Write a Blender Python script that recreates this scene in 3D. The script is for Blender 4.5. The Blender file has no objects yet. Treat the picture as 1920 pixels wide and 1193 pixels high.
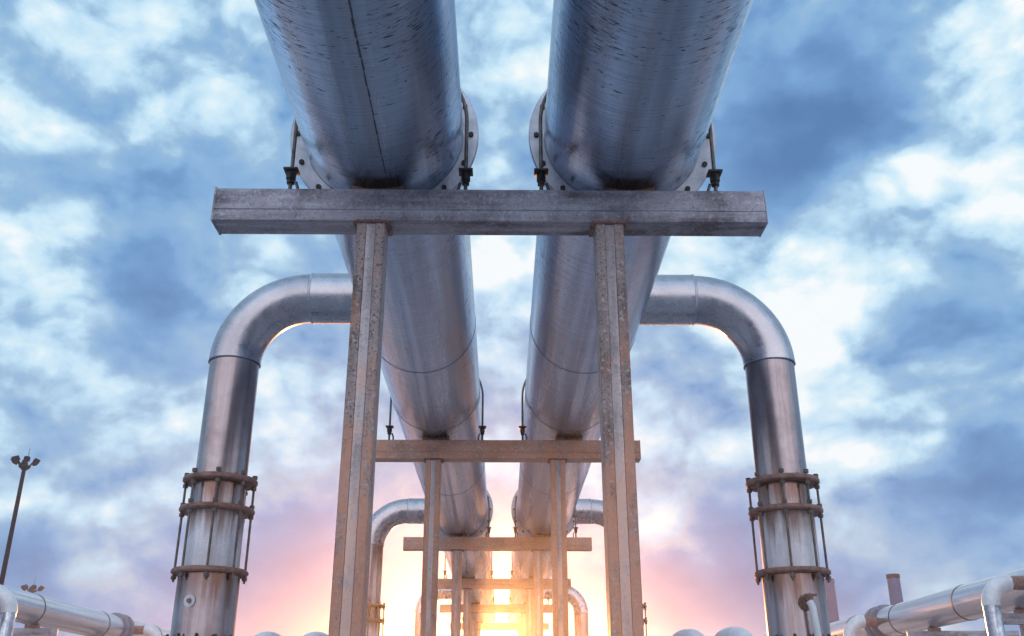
import bpy, bmesh, math, random
from mathutils import Vector, Matrix, Euler

random.seed(7)
R = math.radians
scene = bpy.context.scene

# ------------------------------------------------------------------ camera
EYE = 1.5                      # camera height above the ground
FPX = 1795.0                   # focal length in pixels of the 1920 wide photo
PITCH = math.atan2(1347 - 596.5, FPX)
YAW = -math.atan2(20, FPX / math.cos(PITCH))
cd = bpy.data.cameras.new('camera')
cam = bpy.data.objects.new('camera', cd)
scene.collection.objects.link(cam)
cd.sensor_width = 36.0
cd.lens = FPX / 1920 * 36
cd.clip_start = 0.05
cd.clip_end = 3000
cam.location = (0, 0, EYE)
cam.rotation_euler = (math.pi / 2 + PITCH, 0, YAW)
scene.camera = cam
CAM_ROT = Euler(cam.rotation_euler).to_matrix()


def direction(px, py):
    """world direction of a place in the sky"""
    return (CAM_ROT @ Vector(((px - 960) / FPX, (596.5 - py) / FPX, -1))).normalized()


# ------------------------------------------------------------------ sun
SUN_EL = 3.0
SUN_AZ = -1.2                 # bearing, a little left of the pipelines
sun_dir = Vector((math.sin(R(SUN_AZ)) * math.cos(R(SUN_EL)), math.cos(R(SUN_AZ)) * math.cos(R(SUN_EL)), math.sin(R(SUN_EL))))
sl = bpy.data.lights.new('sun', 'SUN')
sl.energy = 5.0
sl.angle = R(0.5)
sl.color = (1.0, 0.39, 0.105)
sun = bpy.data.objects.new('sun', sl)
scene.collection.objects.link(sun)
sun.rotation_euler = (-sun_dir).to_track_quat('-Z', 'Y').to_euler()

# ------------------------------------------------------------------ view
scene.view_settings.view_transform = 'Standard'
scene.view_settings.look = 'None'
scene.view_settings.exposure = 0.0
scene.view_settings.gamma = 1.0
scene.cycles.max_bounces = 8
scene.cycles.volume_bounces = 1
scene.cycles.use_denoising = True
scene.cycles.sample_clamp_indirect = 6.0


# ------------------------------------------------------------------ node helper
class NT:
    def __init__(self, tree):
        self.t = tree
        self.n = tree.nodes
        self.l = tree.links

    def node(self, typ, **kw):
        nd = self.n.new(typ)
        for k, v in kw.items():
            setattr(nd, k, v)
        return nd

    def put(self, sock, val):
        if hasattr(val, 'is_output') or isinstance(val, bpy.types.NodeSocket):
            self.l.new(val, sock)
        else:
            sock.default_value = val

    def math(self, op, a, b=None, c=None, clamp=False):
        nd = self.node('ShaderNodeMath', operation=op, use_clamp=clamp)
        self.put(nd.inputs[0], a)
        if b is not None:
            self.put(nd.inputs[1], b)
        if c is not None:
            self.put(nd.inputs[2], c)
        return nd.outputs[0]

    def vmath(self, op, a, b=None):
        nd = self.node('ShaderNodeVectorMath', operation=op)
        self.put(nd.inputs[0], a)
        if b is not None:
            if op == 'SCALE':
                self.put(nd.inputs[3], b)
            else:
                self.put(nd.inputs[1], b)
        return nd.outputs['Value'] if op in ('DOT_PRODUCT', 'LENGTH', 'DISTANCE') else nd.outputs[0]

    def noise(self, vec, scale, detail=4, rough=0.5, dist=0.0, color=False, kind='FBM'):
        nd = self.node('ShaderNodeTexNoise')
        nd.noise_type = kind
        self.put(nd.inputs['Vector'], vec)
        nd.inputs['Scale'].default_value = scale
        nd.inputs['Detail'].default_value = detail
        nd.inputs['Roughness'].default_value = rough
        nd.inputs['Distortion'].default_value = dist
        return nd.outputs['Color'] if color else nd.outputs[0]

    def ramp(self, fac, stops, interp='LINEAR'):
        nd = self.node('ShaderNodeValToRGB')
        cr = nd.color_ramp
        cr.interpolation = interp
        while len(cr.elements) < len(stops):
            cr.elements.new(0.5)
        for e, (p, c) in zip(cr.elements, stops):
            e.position = p
            e.color = (*c, 1) if len(c) == 3 else c
        self.put(nd.inputs[0], fac)
        return nd.outputs[0]

    def mix(self, fac, a, b, mode='MIX'):
        nd = self.node('ShaderNodeMix', data_type='RGBA', blend_type=mode)
        nd.clamp_factor = True
        self.put(nd.inputs['Factor'], fac)
        self.put(nd.inputs[6], a if not isinstance(a, tuple) else (*a, 1))
        self.put(nd.inputs[7], b if not isinstance(b, tuple) else (*b, 1))
        return nd.outputs[2]

    def mapr(self, v, a, b, c=0.0, d=1.0):
        nd = self.node('ShaderNodeMapRange')
        nd.clamp = True
        self.put(nd.inputs[0], v)
        for i, x in enumerate((a, b, c, d)):
            nd.inputs[i + 1].default_value = x
        return nd.outputs[0]

    def scalev(self, vec, s):
        return self.vmath('MULTIPLY', vec, Vector(s))


# ------------------------------------------------------------------ world: evening sky with broken cloud
world = bpy.data.worlds.new('World')
scene.world = world
world.use_nodes = True
W = NT(world.node_tree)
W.n.clear()
wo = W.node('ShaderNodeOutputWorld')
bg = W.node('ShaderNodeBackground')
BG = 0.1
bg.inputs['Strength'].default_value = BG
W.l.new(bg.outputs[0], wo.inputs[0])
sky = W.node('ShaderNodeTexSky', sky_type='NISHITA')
sky.sun_disc = False
sky.sun_elevation = R(SUN_EL)
sky.sun_rotation = R(SUN_AZ)
tc = W.node('ShaderNodeTexCoord')
d0 = W.vmath('NORMALIZE', tc.outputs['Generated'])
# clouds are flattened towards the horizon
sq = W.scalev(d0, (1.0, 1.0, 1.35))
warp = W.vmath('SUBTRACT', W.noise(sq, 2.6, 4, 0.55, color=True), Vector((0.5, 0.5, 0.5)))
warp2 = W.vmath('SUBTRACT', W.noise(sq, 9.0, 6, 0.6, color=True), Vector((0.5, 0.5, 0.5)))
dw = W.vmath('ADD', W.vmath('ADD', d0, W.vmath('SCALE', warp, 0.20)), W.vmath('SCALE', warp2, 0.07))
dwn = W.vmath('NORMALIZE', dw)
n1 = W.noise(W.vmath('ADD', W.scalev(dw, (1, 1, 1.4)), Vector((3.1, 0.4, 1.7))), 4.4, 10, 0.48)
n2 = W.noise(W.vmath('ADD', W.scalev(d0, (1, 1, 1.4)), Vector((7.3, 2.4, 5.1))), 13.0, 10, 0.64, 0.3)
def billow(vec, scale):
    nd = W.node('ShaderNodeTexVoronoi', feature='F1')
    W.put(nd.inputs['Vector'], vec)
    nd.inputs['Scale'].default_value = scale
    nd.inputs['Detail'].default_value = 3.0
    nd.inputs['Roughness'].default_value = 0.55
    nd.normalize = True
    return nd.outputs['Distance']


bw = W.vmath('ADD', W.scalev(d0, (1, 1, 1.5)), W.vmath('SCALE', warp, 0.13))
bw = W.vmath('ADD', bw, W.vmath('SCALE', warp2, 0.035))
b0_ = W.math('SUBTRACT', 0.42, billow(bw, 6.5))
b1_ = W.math('SUBTRACT', 0.42, billow(W.vmath('ADD', bw, Vector((0.010, 0.0, 0.034))), 6.5))
relief = W.math('MULTIPLY', W.math('SUBTRACT', b0_, b1_), 1.9)
bil = W.math('ADD', W.math('MULTIPLY', b0_, 0.55), relief)
field = W.math('MULTIPLY', W.math('SUBTRACT', n1, 0.5), 0.80)
fine_ = W.math('MULTIPLY', W.math('SUBTRACT', n2, 0.5), 0.85)
# cloud masses: px, py in the photo -> a fixed direction of the sky; radius in degrees; + bright, - dark
LOBES = [
    (90, 60, 4.5, .16), (330, 70, 3.5, .05), (300, 330, 4.0, -.22), (60, 330, 3.0, -.12), (450, 420, 3.0, -.10),
    (20, 490, 1.6, .22), (90, 620, 2.6, .30), (290, 620, 3.5, -.25), (170, 700, 2.2, .20), (110, 745, 2.6, -.30),
    (20, 850, 2.5, .24), (280, 790, 3.2, .22), (130, 960, 3.0, .10), (60, 1020, 2.4, -.22), (170, 1075, 3.0, -.15), (270, 980, 2.4, .18),
    (430, 490, 2.5, .22), (540, 740, 3.6, .12), (560, 1000, 4.0, -.18), (600, 1130, 4.0, -.34), (480, 1150, 3.0, -.12),
    (940, 560, 4.2, .30), (945, 120, 4.0, .10), (940, 850, 4.0, .16),
    (1500, 130, 3.2, -.04), (1490, 330, 3.4, -.30), (1640, 260, 3.0, -.24), (1750, 60, 3.4, -.12), (1880, 60, 3.0, .15),
    (1400, 450, 2.4, -.12), (1320, 490, 2.6, .36), (1530, 545, 2.6, .42), (1850, 330, 3.4, .34), (1700, 320, 1.8, .24),
    (1800, 530, 3.6, -.32), (1660, 590, 2.2, -.10), (1420, 640, 2.5, .10), (1290, 690, 3.0, -.12), (1560, 700, 3.2, .16),
    (1830, 720, 3.4, .14), (1640, 860, 3.4, .10), (1880, 920, 3.2, -.34), (1790, 960, 2.2, -.06), (1760, 1010, 2.4, .14),
    (1330, 900, 3.2, -.03), (1290, 1070, 4.0, -.40), (1480, 1090, 3.0, -.18), (1700, 1100, 3.2, -.22),
    (1230, 930, 2.0, .22), (1300, 1020, 1.4, .10), (1110, 760, 3.0, .2),
]
for px, py, deg, amp in LOBES:
    d = direction(px, py)
    k = 2.0 / (R(deg * 1.25) ** 2)
    g = W.math('EXPONENT', W.math('MULTIPLY', W.math('SUBTRACT', W.vmath('DOT_PRODUCT', dwn, d), 1.0), k))
    field = W.math('MULTIPLY_ADD', g, amp * 1.2, field)
# lighter overall low down, as cloud thins towards the horizon
sepz = W.node('ShaderNodeSeparateXYZ')
W.put(sepz.inputs[0], d0)
field = W.math('ADD', field, 0.455)
edge = W.math('MULTIPLY', W.mapr(field, 0.10, 0.55, 0.22, 1.15), W.mapr(field, 0.75, 1.1, 1.0, 0.55))
field = W.math('ADD', field, W.math('MULTIPLY', W.math('ADD', bil, fine_), edge))
cloud = W.ramp(field, [(0.0, (.10, .22, .46)), (0.25, (.175, .35, .63)), (0.45, (.30, .53, .82)),
                       (0.66, (.50, .74, .93)), (0.84, (.70, .88, .97)), (1.0, (.93, .98, 1.0))])
# evening tint around the sun's bearing: lavender, then warm white
ds = W.vmath('DOT_PRODUCT', d0, sun_dir)
w_wide = W.math('EXPONENT', W.math('MULTIPLY', W.math('SUBTRACT', ds, 1.0), 2.0 / R(14) ** 2))
w_core = W.math('EXPONENT', W.math('MULTIPLY', W.math('SUBTRACT', ds, 1.0), 2.0 / R(5.5) ** 2))
lav = W.ramp(field, [(0.0, (.30, .32, .60)), (0.45, (.42, .46, .76)), (0.75, (.58, .63, .90)), (1.0, (.80, .84, .98))])
cloud = W.mix(W.math('MULTIPLY', w_wide, 0.8), cloud, lav)
cloud = W.mix(W.math('MULTIPLY', w_core, 0.2), cloud, (1.25, 1.05, 0.92))
# added fill: unseen sky behind the camera brightened to light the front faces
back = W.mapr(W.math('MULTIPLY', W.node('ShaderNodeSeparateXYZ').outputs[1], -1.0), 0.0, 0.6)
W.put(back.node.inputs[0].links[0].from_node.inputs[0].links[0].from_node.inputs[0], d0)
low = W.mapr(sepz.outputs[2], 0.35, 0.85, 1.0, 0.25)
cloud = W.mix(W.math('MULTIPLY', W.math('MULTIPLY', back, low), 0.85), cloud,
              W.ramp(field, [(0.0, (.53, .53, .62)), (0.5, (.87, .82, .87)), (1.0, (1.0, .96, .97))]))
cloud = W.vmath('SCALE', cloud, W.math('MULTIPLY_ADD', back, 0.9, 1.0))
cl10 = W.vmath('SCALE', cloud, 1.0 / BG)
# the clear sky shows a little through the thinnest cloud
thin = W.math('MULTIPLY', W.math('SUBTRACT', 1.0, W.math('ABSOLUTE', W.math('MULTIPLY', W.math('SUBTRACT', field, 0.5), 5.0)), clamp=True), 0.18)
W.put(bg.inputs['Color'], W.mix(thin, cl10, sky.outputs[0]))


# ------------------------------------------------------------------ materials
def material(name):
    m = bpy.data.materials.new(name)
    m.use_nodes = True
    N = NT(m.node_tree)
    b = N.n['Principled BSDF']
    return m, N, b


def jitter(N, p):
    oi = N.node('ShaderNodeObjectInfo')
    return N.vmath('ADD', p, N.vmath('SCALE', Vector((7.3, 3.1, 5.7)), oi.outputs['Random']))


def mat_pipe(name, flecks=1.0, tone=(.47, .565, .72), bump_k=1.0, contact_brown=False, rough=(.19, .40)):
    m, N, b = material(name)
    tc = N.node('ShaderNodeTexCoord')
    p = tc.outputs['Object']
    along = N.noise(N.scalev(p, (5.0, 0.10, 5.0)), 1.0, 5, 0.62)         # long streaks down the pipe
    wide = N.noise(N.scalev(p, (2.6, 0.22, 2.6)), 1.0, 2, 0.5, dist=0.4)  # broad dents and bands
    fine = N.noise(N.scalev(p, (2.2, 70, 2.2)), 1.0, 3, 0.65)            # fine rolling marks round it
    patch = N.noise(p, 0.9, 5, 0.6)
    spots = N.noise(N.scalev(p, (15.0, 95.0, 15.0)), 1.0, 2.0, 0.55, dist=0.6)
    area = N.noise(N.vmath('ADD', N.scalev(p, (1.6, 0.8, 1.6)), Vector((4, 1, 2))), 1.0, 4, 0.6)
    thr = N.mapr(area, 0.38, 0.66, 0.75, 0.565)
    mask = N.mapr(N.math('SUBTRACT', spots, thr), 0.0, 0.05)
    mask = N.math('MULTIPLY', mask, flecks)
    base = N.mix(N.mapr(along, 0.32, 0.66), tuple(c * 0.58 for c in tone), tuple(min(1, c * 1.22) for c in tone))
    base = N.mix(N.mapr(wide, 0.42, 0.62, 0, 0.45), base, tuple(c * 0.62 for c in tone))
    base = N.mix(N.mapr(fine, 0.42, 0.70, 0, 0.6), base, tuple(c * 0.50 for c in tone))
    base = N.mix(N.mapr(patch, 0.55, 0.75, 0, 0.22), base, (.32, .28, .29))
    base = N.mix(N.math('MULTIPLY', mask, 0.85), base, (.05, .055, .07))
    if contact_brown:
        # darker brown where the pipe rests on each beam, broken up by noise
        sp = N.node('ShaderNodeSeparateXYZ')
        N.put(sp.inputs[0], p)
        contact_noise = N.noise(p, 7.0, 5, 0.65)
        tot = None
        for ry in contact_brown:
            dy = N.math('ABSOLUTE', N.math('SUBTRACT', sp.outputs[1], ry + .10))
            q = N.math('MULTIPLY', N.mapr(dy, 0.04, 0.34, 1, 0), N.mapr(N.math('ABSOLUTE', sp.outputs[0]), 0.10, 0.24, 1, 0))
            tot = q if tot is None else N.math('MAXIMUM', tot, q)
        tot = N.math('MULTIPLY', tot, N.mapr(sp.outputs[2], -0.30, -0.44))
        tot = N.mapr(N.math('ADD', tot, N.math('MULTIPLY', N.math('SUBTRACT', contact_noise, .5), 1.2)), 0.25, 0.8, 0, 0.85)
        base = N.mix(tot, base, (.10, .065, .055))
    N.put(b.inputs['Base Color'], base)
    b.inputs['Metallic'].default_value = 0.94
    N.put(b.inputs['Roughness'], N.math('ADD', N.mapr(along, 0.25, 0.75, rough[1], rough[0]), N.math('MULTIPLY', mask, 0.3)))
    bump = N.node('ShaderNodeBump')
    bump.inputs['Strength'].default_value = 0.24 * bump_k
    bump.inputs['Distance'].default_value = 0.012
    N.put(bump.inputs['Height'], N.math('ADD', N.math('MULTIPLY', fine, 0.30), N.math('ADD', N.math('MULTIPLY', along, 0.6), N.math('MULTIPLY', wide, 1.2))))
    N.put(b.inputs['Normal'], bump.outputs[0])
    return m


def mat_steel(name, lo, hi, rust, axis, metal=0.45, rough=0.5, speck=1.0, low_glow=None, glow_tint=0.0, drips=None, bump_k=1.0):
    """weathered galvanised steel: streaks along one axis, pitting, patches"""
    m, N, b = material(name)
    tc = N.node('ShaderNodeTexCoord')
    p = jitter(N, tc.outputs['Object'])
    z_ = tc.outputs['Object']
    st = {'x': (1.1, 13, 13), 'z': (15, 15, 0.7)}[axis]
    along = N.noise(N.scalev(p, st), 1.0, 4, 0.6)
    patch = N.noise(p, 2.4, 7, 0.66)
    pit = N.noise(p, 75.0, 4, 0.75)
    pit2 = N.noise(N.vmath('ADD', p, Vector((3, 7, 1))), 24.0, 3, 0.6)
    t = N.math('ADD', N.math('MULTIPLY', along, 0.38), N.math('MULTIPLY', patch, 0.62))
    base = N.mix(N.mapr(t, 0.40, 0.60), lo, hi)
    base = N.mix(N.math('MULTIPLY', N.mapr(pit, 0.55, 0.63), 0.75 * speck), base, tuple(c * 0.25 for c in lo))
    base = N.mix(N.math('MULTIPLY', N.mapr(pit2, 0.60, 0.72), 0.6 * speck), base, rust)
    zinc = N.noise(N.vmath('ADD', p, Vector((9, 2, 6))), 38.0, 3, 0.65)
    base = N.mix(N.math('MULTIPLY', N.mapr(zinc, 0.56, 0.66), 0.5 * speck), base, tuple(min(1, c * 1.45) for c in hi))
    base = N.mix(N.mapr(patch, 0.55, 0.72, 0, 0.55), base, rust)
    glow_noise = N.noise(N.vmath('ADD', N.scalev(p, (1, 1, .55)), Vector((1, 5, 2))), 5.0, 7, 0.66)
    if low_glow:
        # sun glow painted as ragged orange patches, more near the foot of the post
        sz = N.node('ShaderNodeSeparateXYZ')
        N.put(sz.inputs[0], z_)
        thr = N.mapr(sz.outputs[2], low_glow[0], low_glow[1], 0.31, 0.61)
        m_ = N.mapr(N.math('SUBTRACT', glow_noise, thr), -0.05, 0.10, 0, 0.8)
        base = N.mix(m_, base, low_glow[2])
    if drips:
        # rust runs below each flange
        sz = N.node('ShaderNodeSeparateXYZ')
        N.put(sz.inputs[0], z_)
        runs = N.noise(N.scalev(p, (17, 17, 0.9)), 1.0, 4, 0.6)
        tot = None
        for zf_ in drips:
            q = N.math('MULTIPLY', N.mapr(sz.outputs[2], zf_ - .42, zf_ - .02), N.mapr(sz.outputs[2], zf_ + .02, zf_, 0, 1))
            tot = q if tot is None else N.math('MAXIMUM', tot, q)
        m_ = N.mapr(N.math('ADD', N.math('MULTIPLY', tot, 0.5), runs), 0.72, 0.98, 0, 0.8)
        base = N.mix(N.math('MULTIPLY', m_, N.mapr(tot, 0.0, 0.05)), base, (.17, .075, .045))
    if glow_tint:  # warm sun glow put into the colour of the farther frames
        base = N.mix(N.mapr(glow_noise, 0.30, 0.62, glow_tint * 0.35, glow_tint), base, (.66, .295, .165))
    N.put(b.inputs['Base Color'], base)
    b.inputs['Metallic'].default_value = metal
    N.put(b.inputs['Roughness'], N.mapr(pit, 0.3, 0.7, rough - 0.08 * bump_k, rough + 0.2 * bump_k))
    bump = N.node('ShaderNodeBump')
    bump.inputs['Strength'].default_value = 0.35 * bump_k
    bump.inputs['Distance'].default_value = 0.006
    N.put(bump.inputs['Height'], N.math('ADD', pit, along))
    N.put(b.inputs['Normal'], bump.outputs[0])
    return m


def mat_plain(name, a, c, scale=8.0, metal=0.0, rough=0.6, bumps=0.2, spec=0.5):
    m, N, b = material(name)
    b.inputs['Specular IOR Level'].default_value = spec
    tc = N.node('ShaderNodeTexCoord')
    p = jitter(N, tc.outputs['Object'])
    n = N.noise(p, scale, 6, 0.62)
    n2 = N.noise(p, scale * 6, 3, 0.6)
    base = N.mix(N.mapr(N.math('ADD', N.math('MULTIPLY', n, 0.7), N.math('MULTIPLY', n2, 0.3)), 0.38, 0.62), a, c)
    N.put(b.inputs['Base Color'], base)
    b.inputs['Metallic'].default_value = metal
    N.put(b.inputs['Roughness'], N.mapr(n2, 0.3, 0.7, rough - 0.08, rough + 0.12))
    bump = N.node('ShaderNodeBump')
    bump.inputs['Strength'].default_value = bumps
    bump.inputs['Distance'].default_value = 0.01
    N.put(bump.inputs['Height'], n2)
    N.put(b.inputs['Normal'], bump.outputs[0])
    return m


RACKS = [4.81, 10.2, 16.3, 21.5, 26.6, 32.0]          # distance of each support frame
M_PIPE = mat_pipe('aluminium_cladding', contact_brown=RACKS[:3])
M_SIDE = mat_pipe('bright_cladding', 0.15, (.58, .65, .74), 0.25, rough=(.16, .28))
M_ELBOW = mat_plain('elbow_cladding', (.36, .35, .385), (.53, .51, .545), 1.6, 0.95, 0.26, 0.10)
M_RISER = mat_steel('dull_riser_steel', (.25, .20, .21), (.42, .365, .385), (.24, .15, .13), 'z', 0.9, 0.22, 0.08, bump_k=0.2, drips=(EYE + 1.737, EYE + 1.504, EYE + 1.031))
M_SLEEVE = mat_steel('pale_sleeve_steel', (.54, .52, .56), (.76, .75, .80), (.34, .26, .24), 'z', 0.25, 0.45, 0.25, drips=(EYE + 1.504, EYE + 1.031))
M_BEAM = mat_steel('galvanised_beam', (.115, .10, .115), (.44, .43, .49), (.115, .075, .07), 'x', 0.45, 0.46, 0.55)
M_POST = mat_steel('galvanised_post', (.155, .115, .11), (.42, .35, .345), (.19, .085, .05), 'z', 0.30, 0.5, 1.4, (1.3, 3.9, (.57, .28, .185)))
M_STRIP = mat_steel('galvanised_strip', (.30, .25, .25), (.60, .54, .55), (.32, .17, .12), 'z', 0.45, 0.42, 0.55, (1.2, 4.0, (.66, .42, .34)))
M_BEAM2 = mat_steel('glow_tinted_beam', (.15, .115, .11), (.50, .44, .44), (.20, .085, .055), 'x', 0.3, 0.5, 1.3, None, 0.72)  # farther-frame copies of beam and post, orange sun glow painted in
M_POST2 = mat_steel('glow_tinted_post', (.16, .11, .10), (.46, .36, .34), (.20, .085, .055), 'z', 0.25, 0.5, 1.3, None, 0.78)
M_RUST = mat_plain('rusty_iron', (.13, .065, .05), (.33, .19, .155), 14, 0.15, 0.62, 0.5)
M_DARK = mat_plain('dark_oily_steel', (.012, .011, .012), (.05, .04, .036), 20, 0.5, 0.5)
M_ROD = mat_plain('weathered_rod_steel', (.07, .06, .055), (.18, .15, .14), 18, 0.6, 0.45)
M_FLANGE = mat_plain('blue_grey_flange_steel', (.30, .32, .37), (.50, .52, .58), 6, 0.6, 0.42)
M_JOINT = mat_plain('dull_joint_steel', (.10, .13, .19), (.20, .24, .32), 9, 0.1, 0.55)
M_WHITE = mat_plain('white_lagging', (.50, .53, .57), (.70, .72, .75), 3, 0.1, 0.4, 0.1)
M_MAST = mat_plain('dark_mast_paint', (.003, .006, .014), (.008, .014, .028), 4, 0.0, 0.7, 0.1, 0.08)
M_STACK = mat_plain('grey_stack_concrete', (.05, .085, .18), (.08, .12, .23), 1.5, 0.0, 0.9, 0.1, 0.1)
M_SEAM = mat_plain('dark_seam_sealant', (.03, .032, .04), (.12, .13, .15), 30, 0.3, 0.5, 0.6)


def mat_ground():
    m, N, b = material('gravel_yard')
    tc = N.node('ShaderNodeTexCoord')
    p = tc.outputs['Object']
    a = N.noise(p, 0.25, 6, 0.6)
    g = N.noise(p, 28.0, 4, 0.7)
    base = N.mix(N.mapr(a, 0.35, 0.65), (.34, .37, .415), (.46, .485, .525))
    base = N.mix(N.mapr(g, 0.4, 0.65, 0, 0.6), base, (.22, .24, .27))
    # unseen ground: grey near, red added further along to warm the pipes' undersides
    sy = N.node('ShaderNodeSeparateXYZ')
    N.put(sy.inputs[0], p)
    e_ = N.math('ADD', sy.outputs[1], N.math('MULTIPLY', N.math('SUBTRACT', N.noise(p, 0.35, 5, 0.6), 0.5), 9.0))
    red = N.mix(N.mapr(g, 0.4, 0.65, 0, 0.6), N.mix(N.mapr(a, 0.35, 0.65), (.55, .40, .35), (.68, .52, .46)), (.42, .30, .26))
    base = N.mix(N.mapr(e_, 17.0, 25.0), base, red)
    N.put(b.inputs['Base Color'], base)
    b.inputs['Roughness'].default_value = 0.9
    bump = N.node('ShaderNodeBump')
    bump.inputs['Strength'].default_value = 0.6
    bump.inputs['Distance'].default_value = 0.03
    N.put(bump.inputs['Height'], g)
    N.put(b.inputs['Normal'], bump.outputs[0])
    return m


# ------------------------------------------------------------------ mesh helpers
def tube(bm, path, rad, seg=32, caps=True):
    """round tube swept along a list of points; rad a number or one per point"""
    pts = [Vector(p) for p in path]
    n = len(pts)
    rr = [rad] * n if not hasattr(rad, '__len__') else list(rad)
    tan = []
    for i in range(n):
        a = pts[max(i - 1, 0)]
        c = pts[min(i + 1, n - 1)]
        tan.append((c - a).normalized())
    up = Vector((0, 0, 1)) if abs(tan[0].z) < 0.9 else Vector((0, 1, 0))
    u = (up - tan[0] * up.dot(tan[0])).normalized()
    rings = []
    for i in range(n):
        u = (u - tan[i] * u.dot(tan[i])).normalized()
        v = tan[i].cross(u)
        ring = []
        for s in range(seg):
            a = 2 * math.pi * s / seg
            ring.append(bm.verts.new(pts[i] + (u * math.cos(a) + v * math.sin(a)) * rr[i]))
        rings.append(ring)
    for i in range(n - 1):
        for s in range(seg):
            t = (s + 1) % seg
            bm.faces.new((rings[i][s], rings[i][t], rings[i + 1][t], rings[i + 1][s]))
    if caps:
        bm.faces.new(list(reversed(rings[0])))
        bm.faces.new(rings[-1])


def box(bm, x0, x1, y0, y1, z0, z1, bev=0.0):
    ret = bmesh.ops.create_cube(bm, size=1.0)
    vs = ret['verts']
    for v in vs:
        v.co = Vector(((x0 + x1) / 2 + v.co.x * (x1 - x0), (y0 + y1) / 2 + v.co.y * (y1 - y0), (z0 + z1) / 2 + v.co.z * (z1 - z0)))
    if bev:
        es = list({e for v in vs for e in v.link_edges})
        bmesh.ops.bevel(bm, geom=es, offset=bev, segments=2, affect='EDGES', profile=0.5)


def prism(bm, prof, z0, z1):
    """profile in x,y pulled up in z"""
    lo = [bm.verts.new((x, y, z0)) for x, y in prof]
    hi = [bm.verts.new((x, y, z1)) for x, y in prof]
    n = len(prof)
    for i in range(n):
        j = (i + 1) % n
        bm.faces.new((lo[i], lo[j], hi[j], hi[i]))
    bm.faces.new(list(reversed(lo)))
    bm.faces.new(hi)


def annulus(bm, centre, axis, ri, ro, th, seg=72, bev=0.004):
    """flat ring plate centred on a point, thickness along axis ('y' or 'z' or 'x')"""
    c = Vector(centre)
    prof = [(ri, -th / 2), (ro - bev, -th / 2), (ro, -th / 2 + bev), (ro, th / 2 - bev), (ro - bev, th / 2), (ri, th / 2)]
    rings = []
    for s in range(seg):
        a = 2 * math.pi * s / seg
        ring = []
        for r_, h in prof:
            x, y = r_ * math.cos(a), r_ * math.sin(a)
            q = {'y': Vector((x, h, y)), 'z': Vector((x, y, h)), 'x': Vector((h, x, y))}[axis]
            ring.append(bm.verts.new(c + q))
        rings.append(ring)
    for s in range(seg):
        t = (s + 1) % seg
        for i in range(len(prof)):
            j = (i + 1) % len(prof)
            bm.faces.new((rings[s][i], rings[t][i], rings[t][j], rings[s][j]))


def hexnut(bm, c, axis, r_, h):
    d = {'x': Vector((1, 0, 0)), 'y': Vector((0, 1, 0)), 'z': Vector((0, 0, 1))}[axis]
    tube(bm, [Vector(c) - d * h / 2, Vector(c) + d * h / 2], r_, 6)


def obj(name, bm, mat, parent=None, loc=(0, 0, 0), smooth=30):
    bmesh.ops.recalc_face_normals(bm, faces=bm.faces[:])
    me = bpy.data.meshes.new(name)
    bm.to_mesh(me)
    bm.free()
    me.materials.append(mat)
    if smooth:
        for f in me.polygons:
            f.use_smooth = True
        me.set_sharp_from_angle(angle=R(smooth))
    o = bpy.data.objects.new(name, me)
    scene.collection.objects.link(o)
    o.location = loc
    if parent:
        o.parent = parent
    return o


def tag(o, label, cat, group=None):
    o['label'] = label
    o['category'] = cat
    if group:
        o['group'] = group
    return o


def thing(name, label, cat, loc=(0, 0, 0), group=None):
    o = bpy.data.objects.new(name, None)
    o.empty_display_size = 0.2
    scene.collection.objects.link(o)
    o.location = loc
    return tag(o, label, cat, group)


def dup(root, loc, label, parent=None, **kw):
    c = root.copy()
    scene.collection.objects.link(c)
    c.location = loc
    if label:
        c['label'] = label

    def rec(src, dst):
        for ch in list(src.children):
            k = ch.copy()
            scene.collection.objects.link(k)
            k.parent = dst
            rec(ch, k)
    rec(root, c)
    return c


B = bmesh.new
ORD = ['nearest', 'second', 'third', 'fourth', 'fifth', 'sixth', 'seventh', 'eighth', 'ninth', 'tenth']

# ------------------------------------------------------------------ setting: ground
bm = B()
for x in (0,):
    n = 24
    S = 200.0
    vv = [[bm.verts.new((-S + 2 * S * i / n, -S + 2 * S * j / n, 0)) for j in range(n + 1)] for i in range(n + 1)]
    for i in range(n):
        for j in range(n):
            bm.faces.new((vv[i][j], vv[i + 1][j], vv[i + 1][j + 1], vv[i][j + 1]))
g = obj('ground', bm, mat_ground(), smooth=0)
g['kind'] = 'structure'

# ------------------------------------------------------------------ the two main pipelines
PX, PH, PR = 0.738, EYE + 3.34, 0.488         # lateral offset, axis height, radius
BEAM_TOP = EYE + 2.816
BEAM_BOT = EYE + 2.607
BEAM_D = 0.175


def flange(parent, y):
    bm = B()
    annulus(bm, (0, 0, 0), 'y', PR + 0.002, 0.582, 0.03, 96)
    f = obj('flange', bm, M_FLANGE, parent, (0, y, 0))
    b0 = None
    for k in range(16):
        a = 2 * math.pi * k / 16
        if b0 is None:
            bm = B()
            hexnut(bm, (0, 0, 0), 'y', 0.017, 0.056)
            b0 = obj('bolt', bm, M_DARK, f, (0.536 * math.cos(a), 0, 0.536 * math.sin(a)))
        else:
            q = b0.copy()
            scene.collection.objects.link(q)
            q.parent = f
            q.location = (0.536 * math.cos(a), 0, 0.536 * math.sin(a))
    return f


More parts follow.
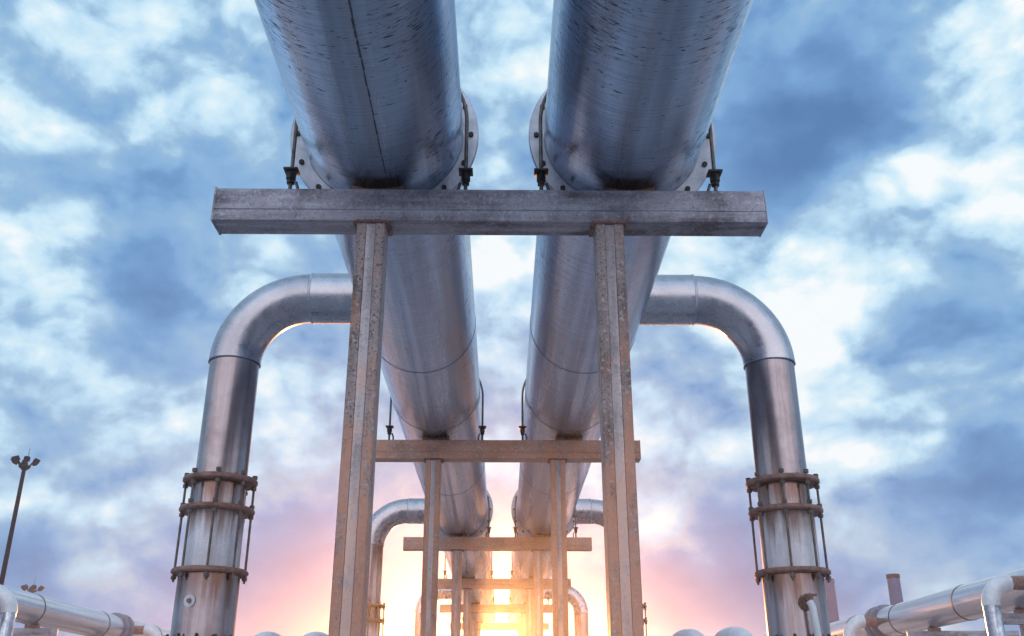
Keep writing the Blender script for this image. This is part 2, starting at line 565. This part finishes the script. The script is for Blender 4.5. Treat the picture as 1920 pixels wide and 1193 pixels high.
def pipeline(side, label, seam):
    root = thing('steel_pipeline', label, 'pipeline', (side * PX, 0, PH), 'large parallel pipelines overhead')
    bm = B()
    ys = [-9.0]
    while ys[-1] < 35:
        ys.append(ys[-1] + 1.0)
    tube(bm, [(0, y, 0) for y in ys], PR, 128)
    obj('pipe_shell', bm, M_PIPE, root)
    for y in (5.35, 8.1, 10.0, 13.2, 16.9, 22.2, 27.4):
        bm = B()
        annulus(bm, (0, y, 0), 'y', PR - 0.002, PR + 0.003, 0.012, 128, 0.0012)
        obj('weld_seam', bm, M_JOINT, root)
    flange(root, RACKS[0] + 0.25)
    flange(root, RACKS[2] + 0.30)
    if seam:
        # long lap joint along the underside with its line of stitches
        bm = B()
        a = R(8)
        u = Vector((math.sin(a), 0, -math.cos(a)))
        t = Vector((math.cos(a), 0, math.sin(a)))
        rnd = random.Random(3)
        y = -8.0
        while y < RACKS[0]:
            L = rnd.uniform(0.05, 0.16)
            w = rnd.uniform(0.003, 0.006)
            j = rnd.uniform(-0.002, 0.002)
            pts = []
            for yy in (y, y + L):
                for s in (-1, 1):
                    pts.append(u * (PR + 0.0035) + t * (j + s * w) + Vector((0, yy, 0)))
            ins = [q - u * 0.006 for q in pts]
            v = [bm.verts.new(q) for q in pts + ins]
            for f in ((0, 1, 3, 2), (4, 6, 7, 5), (0, 4, 5, 1), (2, 3, 7, 6), (0, 2, 6, 4), (1, 5, 7, 3)):
                bm.faces.new([v[i] for i in f])
            y += L + rnd.uniform(0.01, 0.06)
        for k in (0,):
            pts = [u * (PR + .0015) + t * (w) + Vector((0, yy, 0)) for yy in (-8.2, RACKS[0] + .1) for w in (-.0025, .0025)]
            ins = [q - u * .004 for q in pts]
            v = [bm.verts.new(q) for q in pts + ins]
            for f in ((0, 1, 3, 2), (4, 6, 7, 5), (0, 4, 5, 1), (2, 3, 7, 6), (0, 2, 6, 4), (1, 5, 7, 3)):
                bm.faces.new([v[i] for i in f])
        obj('lap_seam', bm, M_SEAM, root, smooth=0)
    return root


pipeline(-1, 'left of the two big overhead pipelines, with a dark stitched seam along its underside', True)
pipeline(1, 'right of the two big overhead pipelines, underside scratched and without a seam', False)

# ------------------------------------------------------------------ support frames
RX = -0.073


def support_frame(label):
    root = thing('pipe_support', label, 'support frame', (RX, RACKS[0], 0), 'steel support frames in a row under the pipelines')
    hl = 1.576
    # beam: a welded box of two channels with a shallow lengthwise groove in its face
    bm = B()
    z0, z1, d = BEAM_BOT, BEAM_TOP, BEAM_D
    h = z1 - z0
    prof = [(0.004, 0), (0, 0.004), (0, h * .30), (0.004, h * .315), (0.004, h * .345), (0, h * .36), (0, h - .006), (0.006, h),
            (d - .006, h), (d, h - .006), (d, .004), (d - .004, 0)]
    lo = [bm.verts.new((-hl, y, z0 + z)) for y, z in prof]
    hi = [bm.verts.new((hl, y, z0 + z)) for y, z in prof]
    n = len(prof)
    for i in range(n):
        j = (i + 1) % n
        bm.faces.new((lo[i], lo[j], hi[j], hi[i]))
    bm.faces.new(lo)
    bm.faces.new(hi)
    beam = obj('beam', bm, M_BEAM, root)
    for s in (-1, 1):
        bm = B()
        box(bm, s * hl, s * (hl + 0.008), -0.003, d + 0.003, z0 - 0.002, z1 + 0.003, 0.002)
        obj('end_plate', bm, M_BEAM, beam)
    for s in (-1, 1):
        x = s * 0.677
        w, dd, r_ = 0.080, 0.155, 0.006
        y0 = 0.006
        prof = [(-w + r_, y0), (-.028, y0), (-.026, y0 + .005), (.026, y0 + .005), (.028, y0), (w - r_, y0), (w, y0 + r_),
                (w, y0 + dd - r_), (w - r_, y0 + dd), (-w + r_, y0 + dd), (-w, y0 + dd - r_), (-w, y0 + r_)]
        bm = B()
        prism(bm, prof, 0.03, z0 - 0.012)
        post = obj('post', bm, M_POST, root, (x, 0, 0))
        bm = B()
        box(bm, -.0250, .0250, y0 + .0012, y0 + .008, 0.035, z0 - 0.016, 0.001)
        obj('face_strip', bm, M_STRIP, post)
        bm = B()
        box(bm, -.099, .099, -0.004, 0.172, z0 - 0.0115, z0 - 0.0005, 0.003)
        obj('cap_plate', bm, M_RUST, post)
        # ragged weld bead round the cap
        bm = B()
        rnd = random.Random(5 + s)
        for q in range(26):
            xx = -.092 + .184 * q / 25
            bmesh.ops.create_icosphere(bm, subdivisions=1, radius=rnd.uniform(.006, .011),
                                       matrix=Matrix.Translation((xx, -0.003, z0 - 0.001 + rnd.uniform(-.003, .003))))
        for q in range(18):
            for e in (-1, 1):
                bmesh.ops.create_icosphere(bm, subdivisions=1, radius=rnd.uniform(.006, .012),
                                           matrix=Matrix.Translation((e * .097, 0.165 * q / 17, z0 - 0.004 + rnd.uniform(-.003, .003))))
        obj('weld_bead', bm, M_RUST, post)
        bm = B()
        box(bm, -.16, .16, -.08, .25, 0.0, 0.03, 0.004)
        obj('base_plate', bm, M_RUST, post)
    # saddles that carry the pipes
    for s in (-1, 1):
        bm = B()
        x = s * PX - RX
        half = 0.15
        top = []
        for q in range(13):
            xx = -half + 2 * half * q / 12
            top.append((xx, PH - math.sqrt((PR + .001) ** 2 - xx * xx)))
        for yy in (0.03, BEAM_D - 0.03):
            pass
        vs = []
        for yy in (0.06, BEAM_D - 0.02):
            vs.append(([bm.verts.new((x + a, yy, c)) for a, c in top], [bm.verts.new((x + a * .92, yy, BEAM_TOP + .0005)) for a, c in top]))
        for q in range(12):
            bm.faces.new((vs[0][0][q], vs[0][0][q + 1], vs[1][0][q + 1], vs[1][0][q]))
            bm.faces.new((vs[0][1][q], vs[1][1][q], vs[1][1][q + 1], vs[0][1][q + 1]))
            for e in (0, 1):
                bm.faces.new((vs[e][0][q], vs[e][1][q], vs[e][1][q + 1], vs[e][0][q + 1]))
        for q in (0, 12):
            bm.faces.new((vs[0][0][q], vs[0][1][q], vs[1][1][q], vs[1][0][q]))
        obj('saddle', bm, M_RUST, root, smooth=0)
    return root


def frame_label(i):
    if i == 0:
        return 'big nearest grey steel support frame, its wide crossbeam under both pipelines across the picture'
    if i < 9:
        return f'steel support frame, {ORD[i]} from the viewer, in the warm sun glare'
    return 'steel support frame at the far end of the row, tiny in the glare'


f0 = support_frame(frame_label(0))
def glow_over(o):  # swaps in the copies with the sun glow in their colour
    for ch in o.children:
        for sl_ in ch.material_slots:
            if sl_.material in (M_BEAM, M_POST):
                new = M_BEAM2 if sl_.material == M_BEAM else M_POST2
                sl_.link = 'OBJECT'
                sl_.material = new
        glow_over(ch)


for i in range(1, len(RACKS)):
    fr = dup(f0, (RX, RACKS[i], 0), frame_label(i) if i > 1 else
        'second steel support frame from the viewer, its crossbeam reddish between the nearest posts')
    glow_over(fr)


# ------------------------------------------------------------------ U-bolts over the pipes
def u_bolt(label):
    root = thing('pipe_clamp', label, 'pipe clamp', (-PX, RACKS[0] + 0.095, PH), 'u-bolt clamps strapping the pipelines to the beams')
    ra = 0.515
    bm = B()
    zb = BEAM_TOP - PH
    pts = [(-ra, 0, zb), (-ra, 0, zb * .5), (-ra, 0, -0.01)]
    for q in range(1, 48):
        a = math.pi - math.pi * q / 48
        pts.append((ra * math.cos(a), 0, (PR + .014) * math.sin(a)))
    pts += [(ra, 0, -0.01), (ra, 0, zb * .5), (ra, 0, zb)]
    tube(bm, pts, 0.0115, 12)
    obj('rod', bm, M_ROD, root)
    for s in (-1, 1):
        bm = B()
        box(bm, s * ra - .042, s * ra + .042, -.04, .04, zb + .165, zb + .178, .002)
        w = obj('washer_plate', bm, M_DARK, root)
        bm = B()
        hexnut(bm, (s * ra, 0, zb + .138), 'z', .030, .05)
        hexnut(bm, (s * ra, 0, zb + .098), 'z', .024, .026)
        obj('nut', bm, M_DARK, w)
        bm = B()
        tube(bm, [(s * ra - s * .045, .01, zb + .0005), (s * ra - s * .043, .01, zb + .06), (s * ra - s * .03, .005, zb + .10)], .0095, 10)
        obj('anchor_stub', bm, M_ROD, w)
    return root


u0 = u_bolt('u-bolt clamp over the left pipeline at the nearest crossbeam, dark nuts showing')
for i, y in enumerate(RACKS[:8]):
    for s in (-1, 1):
        if i == 0 and s == -1:
            continue
        side = 'left' if s < 0 else 'right'
        if i == 0:
            lab = 'u-bolt clamp over the right pipeline at the nearest crossbeam, dark nuts showing'
        else:
            lab = f'thin u-bolt clamp on the {side} pipeline at the {ORD[i]} crossbeam from the viewer'
        dup(u0, (s * PX, y + 0.095, PH), lab)


# ------------------------------------------------------------------ branch risers
BX, BU = 2.245, 0.60          # axis offset from the centre line, elbow bend radius


def arc(c, r_, a0, a1, n, plane='xz'):
    out = []
    for q in range(n + 1):
        a = a0 + (a1 - a0) * q / n
        out.append((c[0] + r_ * math.cos(a), c[1], c[2] + r_ * math.sin(a)))
    return out


def branch(side, y, label, detail, nudge=0.0):
    """stub out of the pipeline's flank, elbow, and a riser with a bolted expansion joint"""
    s = side
    root = thing('branch_riser', label, 'pipe riser', (s * (BX - nudge), y, 0), 'bent riser pipes beside the pipelines')
    dx = BX - PX
    r1 = 0.205
    bm = B()
    xs = [-(dx - PR + 0.06), -(dx - PR) * .8, -BU - .01]
    tube(bm, [(s * x, 0, PH) for x in xs], r1 + .014, 64)
    stub = obj('stub', bm, M_ELBOW, root)
    bm = B()
    annulus(bm, (-s * (BU + .012), 0, PH), 'x', r1 + .004, r1 + .0175, .022, 64, .004)
    obj('weld_seam', bm, M_FLANGE, stub)
    bm = B()
    pts = [(s * x, y_, z) for x, y_, z in arc((-BU, 0, PH - BU), BU, math.pi / 2, 0, 28)]
    tube(bm, pts, r1 + .006, 64)
    elbow = obj('elbow', bm, M_ELBOW, root)
    bm = B()
    annulus(bm, (0, 0, PH - BU - .004), 'z', r1, r1 + .0085, .009, 64, .003)
    obj('weld_seam', bm, M_JOINT, elbow)
    zf = [EYE + 1.737, EYE + 1.504, EYE + 1.031, EYE + 0.485]
    bm = B()
    tube(bm, [(0, 0, PH - BU - .008), (0, 0, (PH - BU + zf[0]) / 2), (0, 0, zf[1])], r1 - .004, 64)
    obj('riser', bm, M_RISER, root)
    bm = B()
    tube(bm, [(0, 0, zf[1] + .02), (0, 0, zf[2] + .02)], [r1 + .010, r1 + .010], 64)
    obj('sleeve', bm, M_SLEEVE, root)
    bm = B()
    tube(bm, [(0, 0, zf[2] - .02), (0, 0, zf[3]), (0, 0, 0)], r1 + .026, 64)
    low = obj('lower_pipe', bm, M_RISER, root)
    rf = 0.288
    fl = []
    for k, (z, th) in enumerate(zip(zf, (.044, .04, .04, .06))):
        bm = B()
        annulus(bm, (0, 0, z), 'z', r1 - .006, rf, th, 72, .012)
        fl.append(obj('joint_flange', bm, M_RUST, root))
    nrod = 8
    a0 = R(11 if s < 0 else 29)
    rod0 = None
    for k in range(nrod):
        a = a0 + 2 * math.pi * k / nrod
        loc = (0.262 * math.cos(a), 0.262 * math.sin(a), 0)
        if rod0 is None:
            bm = B()
            tube(bm, [(0, 0, zf[2] - .075), (0, 0, zf[0] + .06)], .0095, 10)
            for z, o_ in ((zf[0], .045), (zf[0], -.045), (zf[1], .04), (zf[1], -.04), (zf[2], -.042)):
                hexnut(bm, (0, 0, z + o_), 'z', .021, .028)
            rod0 = obj('tie_rod', bm, M_ROD, root, loc)
        else:
            q = rod0.copy()
            scene.collection.objects.link(q)
            q.parent = root
            q.location = loc
    b0 = None
    for k in range(12):
        a = R(7) + 2 * math.pi * k / 12
        loc = (0.262 * math.cos(a), 0.262 * math.sin(a), zf[3])
        if b0 is None:
            bm = B()
            tube(bm, [(0, 0, -.07), (0, 0, .085)], .011, 8)
            hexnut(bm, (0, 0, .045), 'z', .02, .03)
            b0 = obj('flange_bolt', bm, M_DARK, fl[3], loc)
        else:
            q = b0.copy()
            scene.collection.objects.link(q)
            q.parent = fl[3]
            q.location = loc
    if detail == 'plug':
        # small weeping drain plug on the lower pipe, facing the yard
        a = R(-104)
        n_ = Vector((math.cos(a), math.sin(a), 0))
        c = n_ * (r1 + .024) + Vector((0, 0, EYE + .80))
        bm = B()
        tube(bm, [c, c + n_ * .012], .045, 20)
        pl = obj('drain_plug', bm, M_SLEEVE, root)
        bm = B()
        tube(bm, [c + n_ * .011, c + n_ * .03], [.02, .016], 6)
        obj('plug_bolt', bm, M_RUST, pl)
    if detail == 'valve':
        a = R(-88)
        n_ = Vector((math.cos(a), math.sin(a), 0))
        c = n_ * (r1 + .024) + Vector((0, 0, EYE + .79))
        bm = B()
        tube(bm, [c, c + n_ * .07], .032, 16)
        annulus(bm, c + n_ * .02, 'y', .02, .058, .02, 24)
        hexnut(bm, c + n_ * .085 + Vector((0, 0, .03)), 'z', .03, .05)
        tube(bm, [c + n_ * .08 + Vector((-.06, 0, .035)), c + n_ * .085 + Vector((.06, 0, .05))], .009, 8)
        v = obj('drain_valve', bm, M_RUST, root)
        bm = B()
        p0 = c + n_ * .09
        tube(bm, [p0, p0 + Vector((.012, -.012, -.04)), p0 + Vector((.03, -.02, -.30)), p0 + Vector((.05, -.03, -.8)), p0 + Vector((.05, -.03, -2.2))], .027, 16)
        obj('drain_pipe', bm, M_WHITE, v)
    return root


branch(-1, 7.57, 'large bent riser pipe left of the nearest frame, rusty joint flanges and a drain plug', 'plug')
branch(1, 7.57, 'large bent riser pipe right of the nearest frame, with small valve and white drain pipe', 'valve')
branch(-1, 16.75, 'smaller bent riser pipe seen just right of the nearest left post, pinkish', '')
branch(1, 16.75, 'smaller bent riser pipe mostly hidden behind the nearest right post', '', 0.09)
branch(-1, 28.2, 'far bent riser pipe left of the glare, beside the second frame left post', '')
branch(1, 28.2, 'far bent riser pipe right of the glare, beside the second frame right post', '')


# ------------------------------------------------------------------ lower pipelines of the neighbouring racks
def side_line(label, x, u, r_, y0, y1, seams, flanges, elbows, inward, group):
    root = thing('side_pipeline', label, 'pipeline', (x, 0, EYE + u), group)
    bm = B()
    n = int(y1 - y0)
    tube(bm, [(0, y0 + (y1 - y0) * q / n, 0) for q in range(n + 1)], r_, 72)
    obj('pipe_shell', bm, M_SIDE, root)
    for y in seams:
        bm = B()
        annulus(bm, (0, y, 0), 'y', r_ - .002, r_ + .012, .06, 72, .004)
        obj('weld_seam', bm, M_SEAM, root)
    for y in flanges:
        for o_ in (0.0, 0.62):
            bm = B()
            annulus(bm, (0, y + o_, 0), 'y', r_ - .002, r_ + .11, .10, 72, .015)
            obj('flange', bm, M_JOINT, root)
    for y in elbows:
        bm = B()
        tube(bm, [(inward * (r_ - .05), y, 0), (inward * .95, y, 0)], .17, 32)
        st = obj('stub', bm, M_RUST, root)
        bm = B()
        c = (inward * .93, y, -.55)
        pts = [(c[0] + inward * .55 * math.cos(a), y, c[2] + .55 * math.sin(a)) for a in [math.pi / 2 * (1 - q / 16) for q in range(17)]]
        tube(bm, pts, .215, 40)
        e = obj('elbow', bm, M_WHITE, root)
        bm = B()
        tube(bm, [(inward * 1.48, y, -.54), (inward * 1.48, y, -(EYE + u))], .20, 40)
        obj('drop_pipe', bm, M_SIDE, root)
    return root


side_line('silvery pipeline low on the left edge with white elbows and a ringed joint', -15.4, 3.3, .48, -22, 62,
          (32.7, 38.3, 44.3), (40.0,), (28.3, 40.9), 1, 'low silvery pipelines at the sides')
side_line('silvery pipeline low on the right edge rising outward, with white elbows', 13.6, 3.12, .50, -22, 60,
          (28.8, 33.7, 38.0), (35.2,), (24.5, 34.9), -1, 'low silvery pipelines at the sides')


def side_frame(label, x0, x1, y, top, posts):
    root = thing('side_support', label, 'support frame', ((x0 + x1) / 2, y, 0), 'support frames of the side pipelines')
    c = (x0 + x1) / 2
    bm = B()
    box(bm, x0 - c, x1 - c, 0, .22, top - .28, top, .008)
    obj('beam', bm, M_BEAM, root)
    for px in posts:
        bm = B()
        box(bm, px - c - .1, px - c + .1, .004, .2, 0, top - .283, .008)
        obj('post', bm, M_POST, root)
    for px in posts:
        bm = B()
        box(bm, px - c - .16, px - c + .16, -.02, .24, top + .002, top + .09, .004)
        obj('pipe_shoe', bm, M_RUST, root)
    return root


for i, y in enumerate((25.8, 31.3, 37.0, 42.5)):
    side_frame(('steel frame under the right side pipeline at the picture edge, nearest of its row' if i == 0 else
                f'steel frame under the right side pipeline, {ORD[i]} of its row from the viewer'),
               12.75, 16.2, y, EYE + 3.12 - .50 - .09, (13.6, 15.4))
for i, y in enumerate((27.0, 33.0, 38.6, 44.0)):
    side_frame(('steel frame under the left side pipeline at the picture edge, nearest of its row' if i == 0 else
                f'steel frame under the left side pipeline, {ORD[i]} of its row from the viewer'),
               -17.8, -14.6, y, EYE + 3.3 - .48 - .09, (-15.4, -17.0))


# ------------------------------------------------------------------ low white pipe bends between the racks
def low_bend(label, px, top_py, r_, y, rot):
    zc = (y * math.cos(PITCH) + 1.0 * math.sin(PITCH))
    U = (1347 - top_py) * math.cos(PITCH) * zc / FPX
    x = (px - 940) * zc / FPX
    root = thing('pipe_bend', label, 'pipe bend', (x, y, 0), 'white pipe bends along the bottom edge')
    top = EYE + U - r_
    rb = .30
    bm = B()
    pts = [(0, 0, 0), (0, 0, top - rb)]
    pts += [(0, rb - rb * math.cos(a), top - rb + rb * math.sin(a)) for a in [math.pi / 2 * q / 14 for q in range(1, 15)]]
    pts += [(0, rb + .06, top)]
    pts += [(0, rb + .06 + rb * math.sin(a), top - rb + rb * math.cos(a)) for a in [math.pi / 2 * q / 14 for q in range(1, 15)]]
    pts += [(0, 2 * rb + .06, 0)]
    tube(bm, pts, r_, 40)
    obj('lagging', bm, M_WHITE, root)
    bm = B()
    annulus(bm, (0, 0, top - rb - .03), 'z', r_, r_ + .05, .04, 40, .006)
    obj('collar', bm, M_RUST, root)
    root.rotation_euler = (0, 0, rot)
    return root


low_bend('white rounded pipe bend at the bottom edge, right of the left riser', 474, 1181, .125, 13.5, R(-28))
low_bend('white rounded pipe bend at the bottom edge, against the nearest left post', 566, 1181, .125, 13.5, R(-28))
low_bend('smaller white pipe bend at the bottom edge, right of the nearest right post', 1318, 1175, .14, 13.5, R(28))
low_bend('larger white pipe bend at the bottom edge, left of the right riser', 1405, 1171, .17, 13.5, R(28))


# ------------------------------------------------------------------ floodlight masts
def mast(label, x, y, h, head):
    root = thing('floodlight_mast', label, 'light mast', (x, y, 0), 'tall floodlight masts on the left')
    bm = B()
    tube(bm, [(0, 0, 0), (0, 0, h * .5), (0, 0, h)], [.10, .085, .065], 20)
    obj('pole', bm, M_MAST, root)
    bm = B()
    annulus(bm, (0, 0, h - .08), 'z', .05, head * .42, .08, 32, .02)
    for k in range(4):
        a = math.pi / 4 + k * math.pi / 2
        tube(bm, [(0, 0, h - .25), (head * .38 * math.cos(a), head * .38 * math.sin(a), h - .08)], .03, 8)
    car = obj('carriage', bm, M_MAST, root)
    for k in range(6):
        a = k * math.pi / 3
        d = Vector((math.cos(a), math.sin(a), 0))
        t = Vector((-d.y, d.x, 0))
        c = d * head * .80 + Vector((0, 0, h + .13))
        bm = B()
        q = bmesh.ops.create_cube(bm, size=1)['verts']
        tilt = R(38)
        f = (d * math.cos(tilt) + Vector((0, 0, -1)) * math.sin(tilt)).normalized()
        upv = f.cross(t)
        for v in q:
            k2 = 1.0 if v.co.x > 0 else .72
            v.co = c + f * v.co.x * head * .30 + t * v.co.y * head * .46 * k2 + upv * v.co.z * head * .40 * k2
        bmesh.ops.bevel(bm, geom=bm.edges[:], offset=.015, segments=1, affect='EDGES')
        tube(bm, [d * head * .36 + Vector((0, 0, h - .06)), c - f * head * .12], .025, 8)
        obj('floodlight', bm, M_MAST, root)
    bm = B()
    tube(bm, [(.05, 0, h), (.06, 0, h + head * 1.25)], [.014, .006], 8)
    obj('lightning_rod', bm, M_MAST, root)
    return root


def place(px, py, D):
    """ground position and height above the eye for a bearing at a chosen distance"""
    v = direction(px, py)
    k = D / v.y
    return v.x * k, v.z * k


x, u = place(47, 871, 33.0)
mast('tall dark floodlight mast with ring of lamps at the left edge', x, 33.0, EYE + u, .46)
x, u = place(61, 1106, 70.0)
mast('distant floodlight mast whose dark head peeps over the left side pipeline', x, 70.0, EYE + u, .75)


# ------------------------------------------------------------------ stacks far off on the right
def stack(label, px, py, D, wpx, cap):
    x, u = place(px, py, D)
    root = thing('chimney_stack', label, 'chimney', (x, D, 0), 'distant stacks on the right')
    r_ = wpx * .5 * D / FPX
    h = EYE + u
    bm = B()
    tube(bm, [(0, 0, 0), (0, 0, h * .4), (0, 0, h - .45)], [r_ * 1.25, r_ * 1.05, r_ * .92], 32)
    obj('shaft', bm, M_STACK, root)
    bm = B()
    annulus(bm, (0, 0, h - .3), 'z', r_ * .6, r_, .3, 32, .03)
    obj('cap', bm, M_MAST if cap else M_STACK, root)
    return root


stack('distant grey chimney stack with darker cap above the right side pipeline', 1673, 1073, 68.0, 24, True)
stack('distant pale stack just right of the right riser, almost lost in haze', 1551, 1082, 70.0, 24, False)

# ------------------------------------------------------------------ evening haze
bm = B()
box(bm, -205, 205, -205, 205, -1.0, 11.0)
hm = bpy.data.materials.new('evening_haze')
hm.use_nodes = True
H = NT(hm.node_tree)
H.n.clear()
ho = H.node('ShaderNodeOutputMaterial')
pv = H.node('ShaderNodeVolumePrincipled')
pv.inputs['Color'].default_value = (0.95, 0.93, 0.93, 1)
pv.inputs['Density'].default_value = 0.0020
pv.inputs['Anisotropy'].default_value = 0.92
H.l.new(pv.outputs[0], ho.inputs['Volume'])
hz = obj('haze', bm, hm, smooth=0)
hz['kind'] = 'stuff'
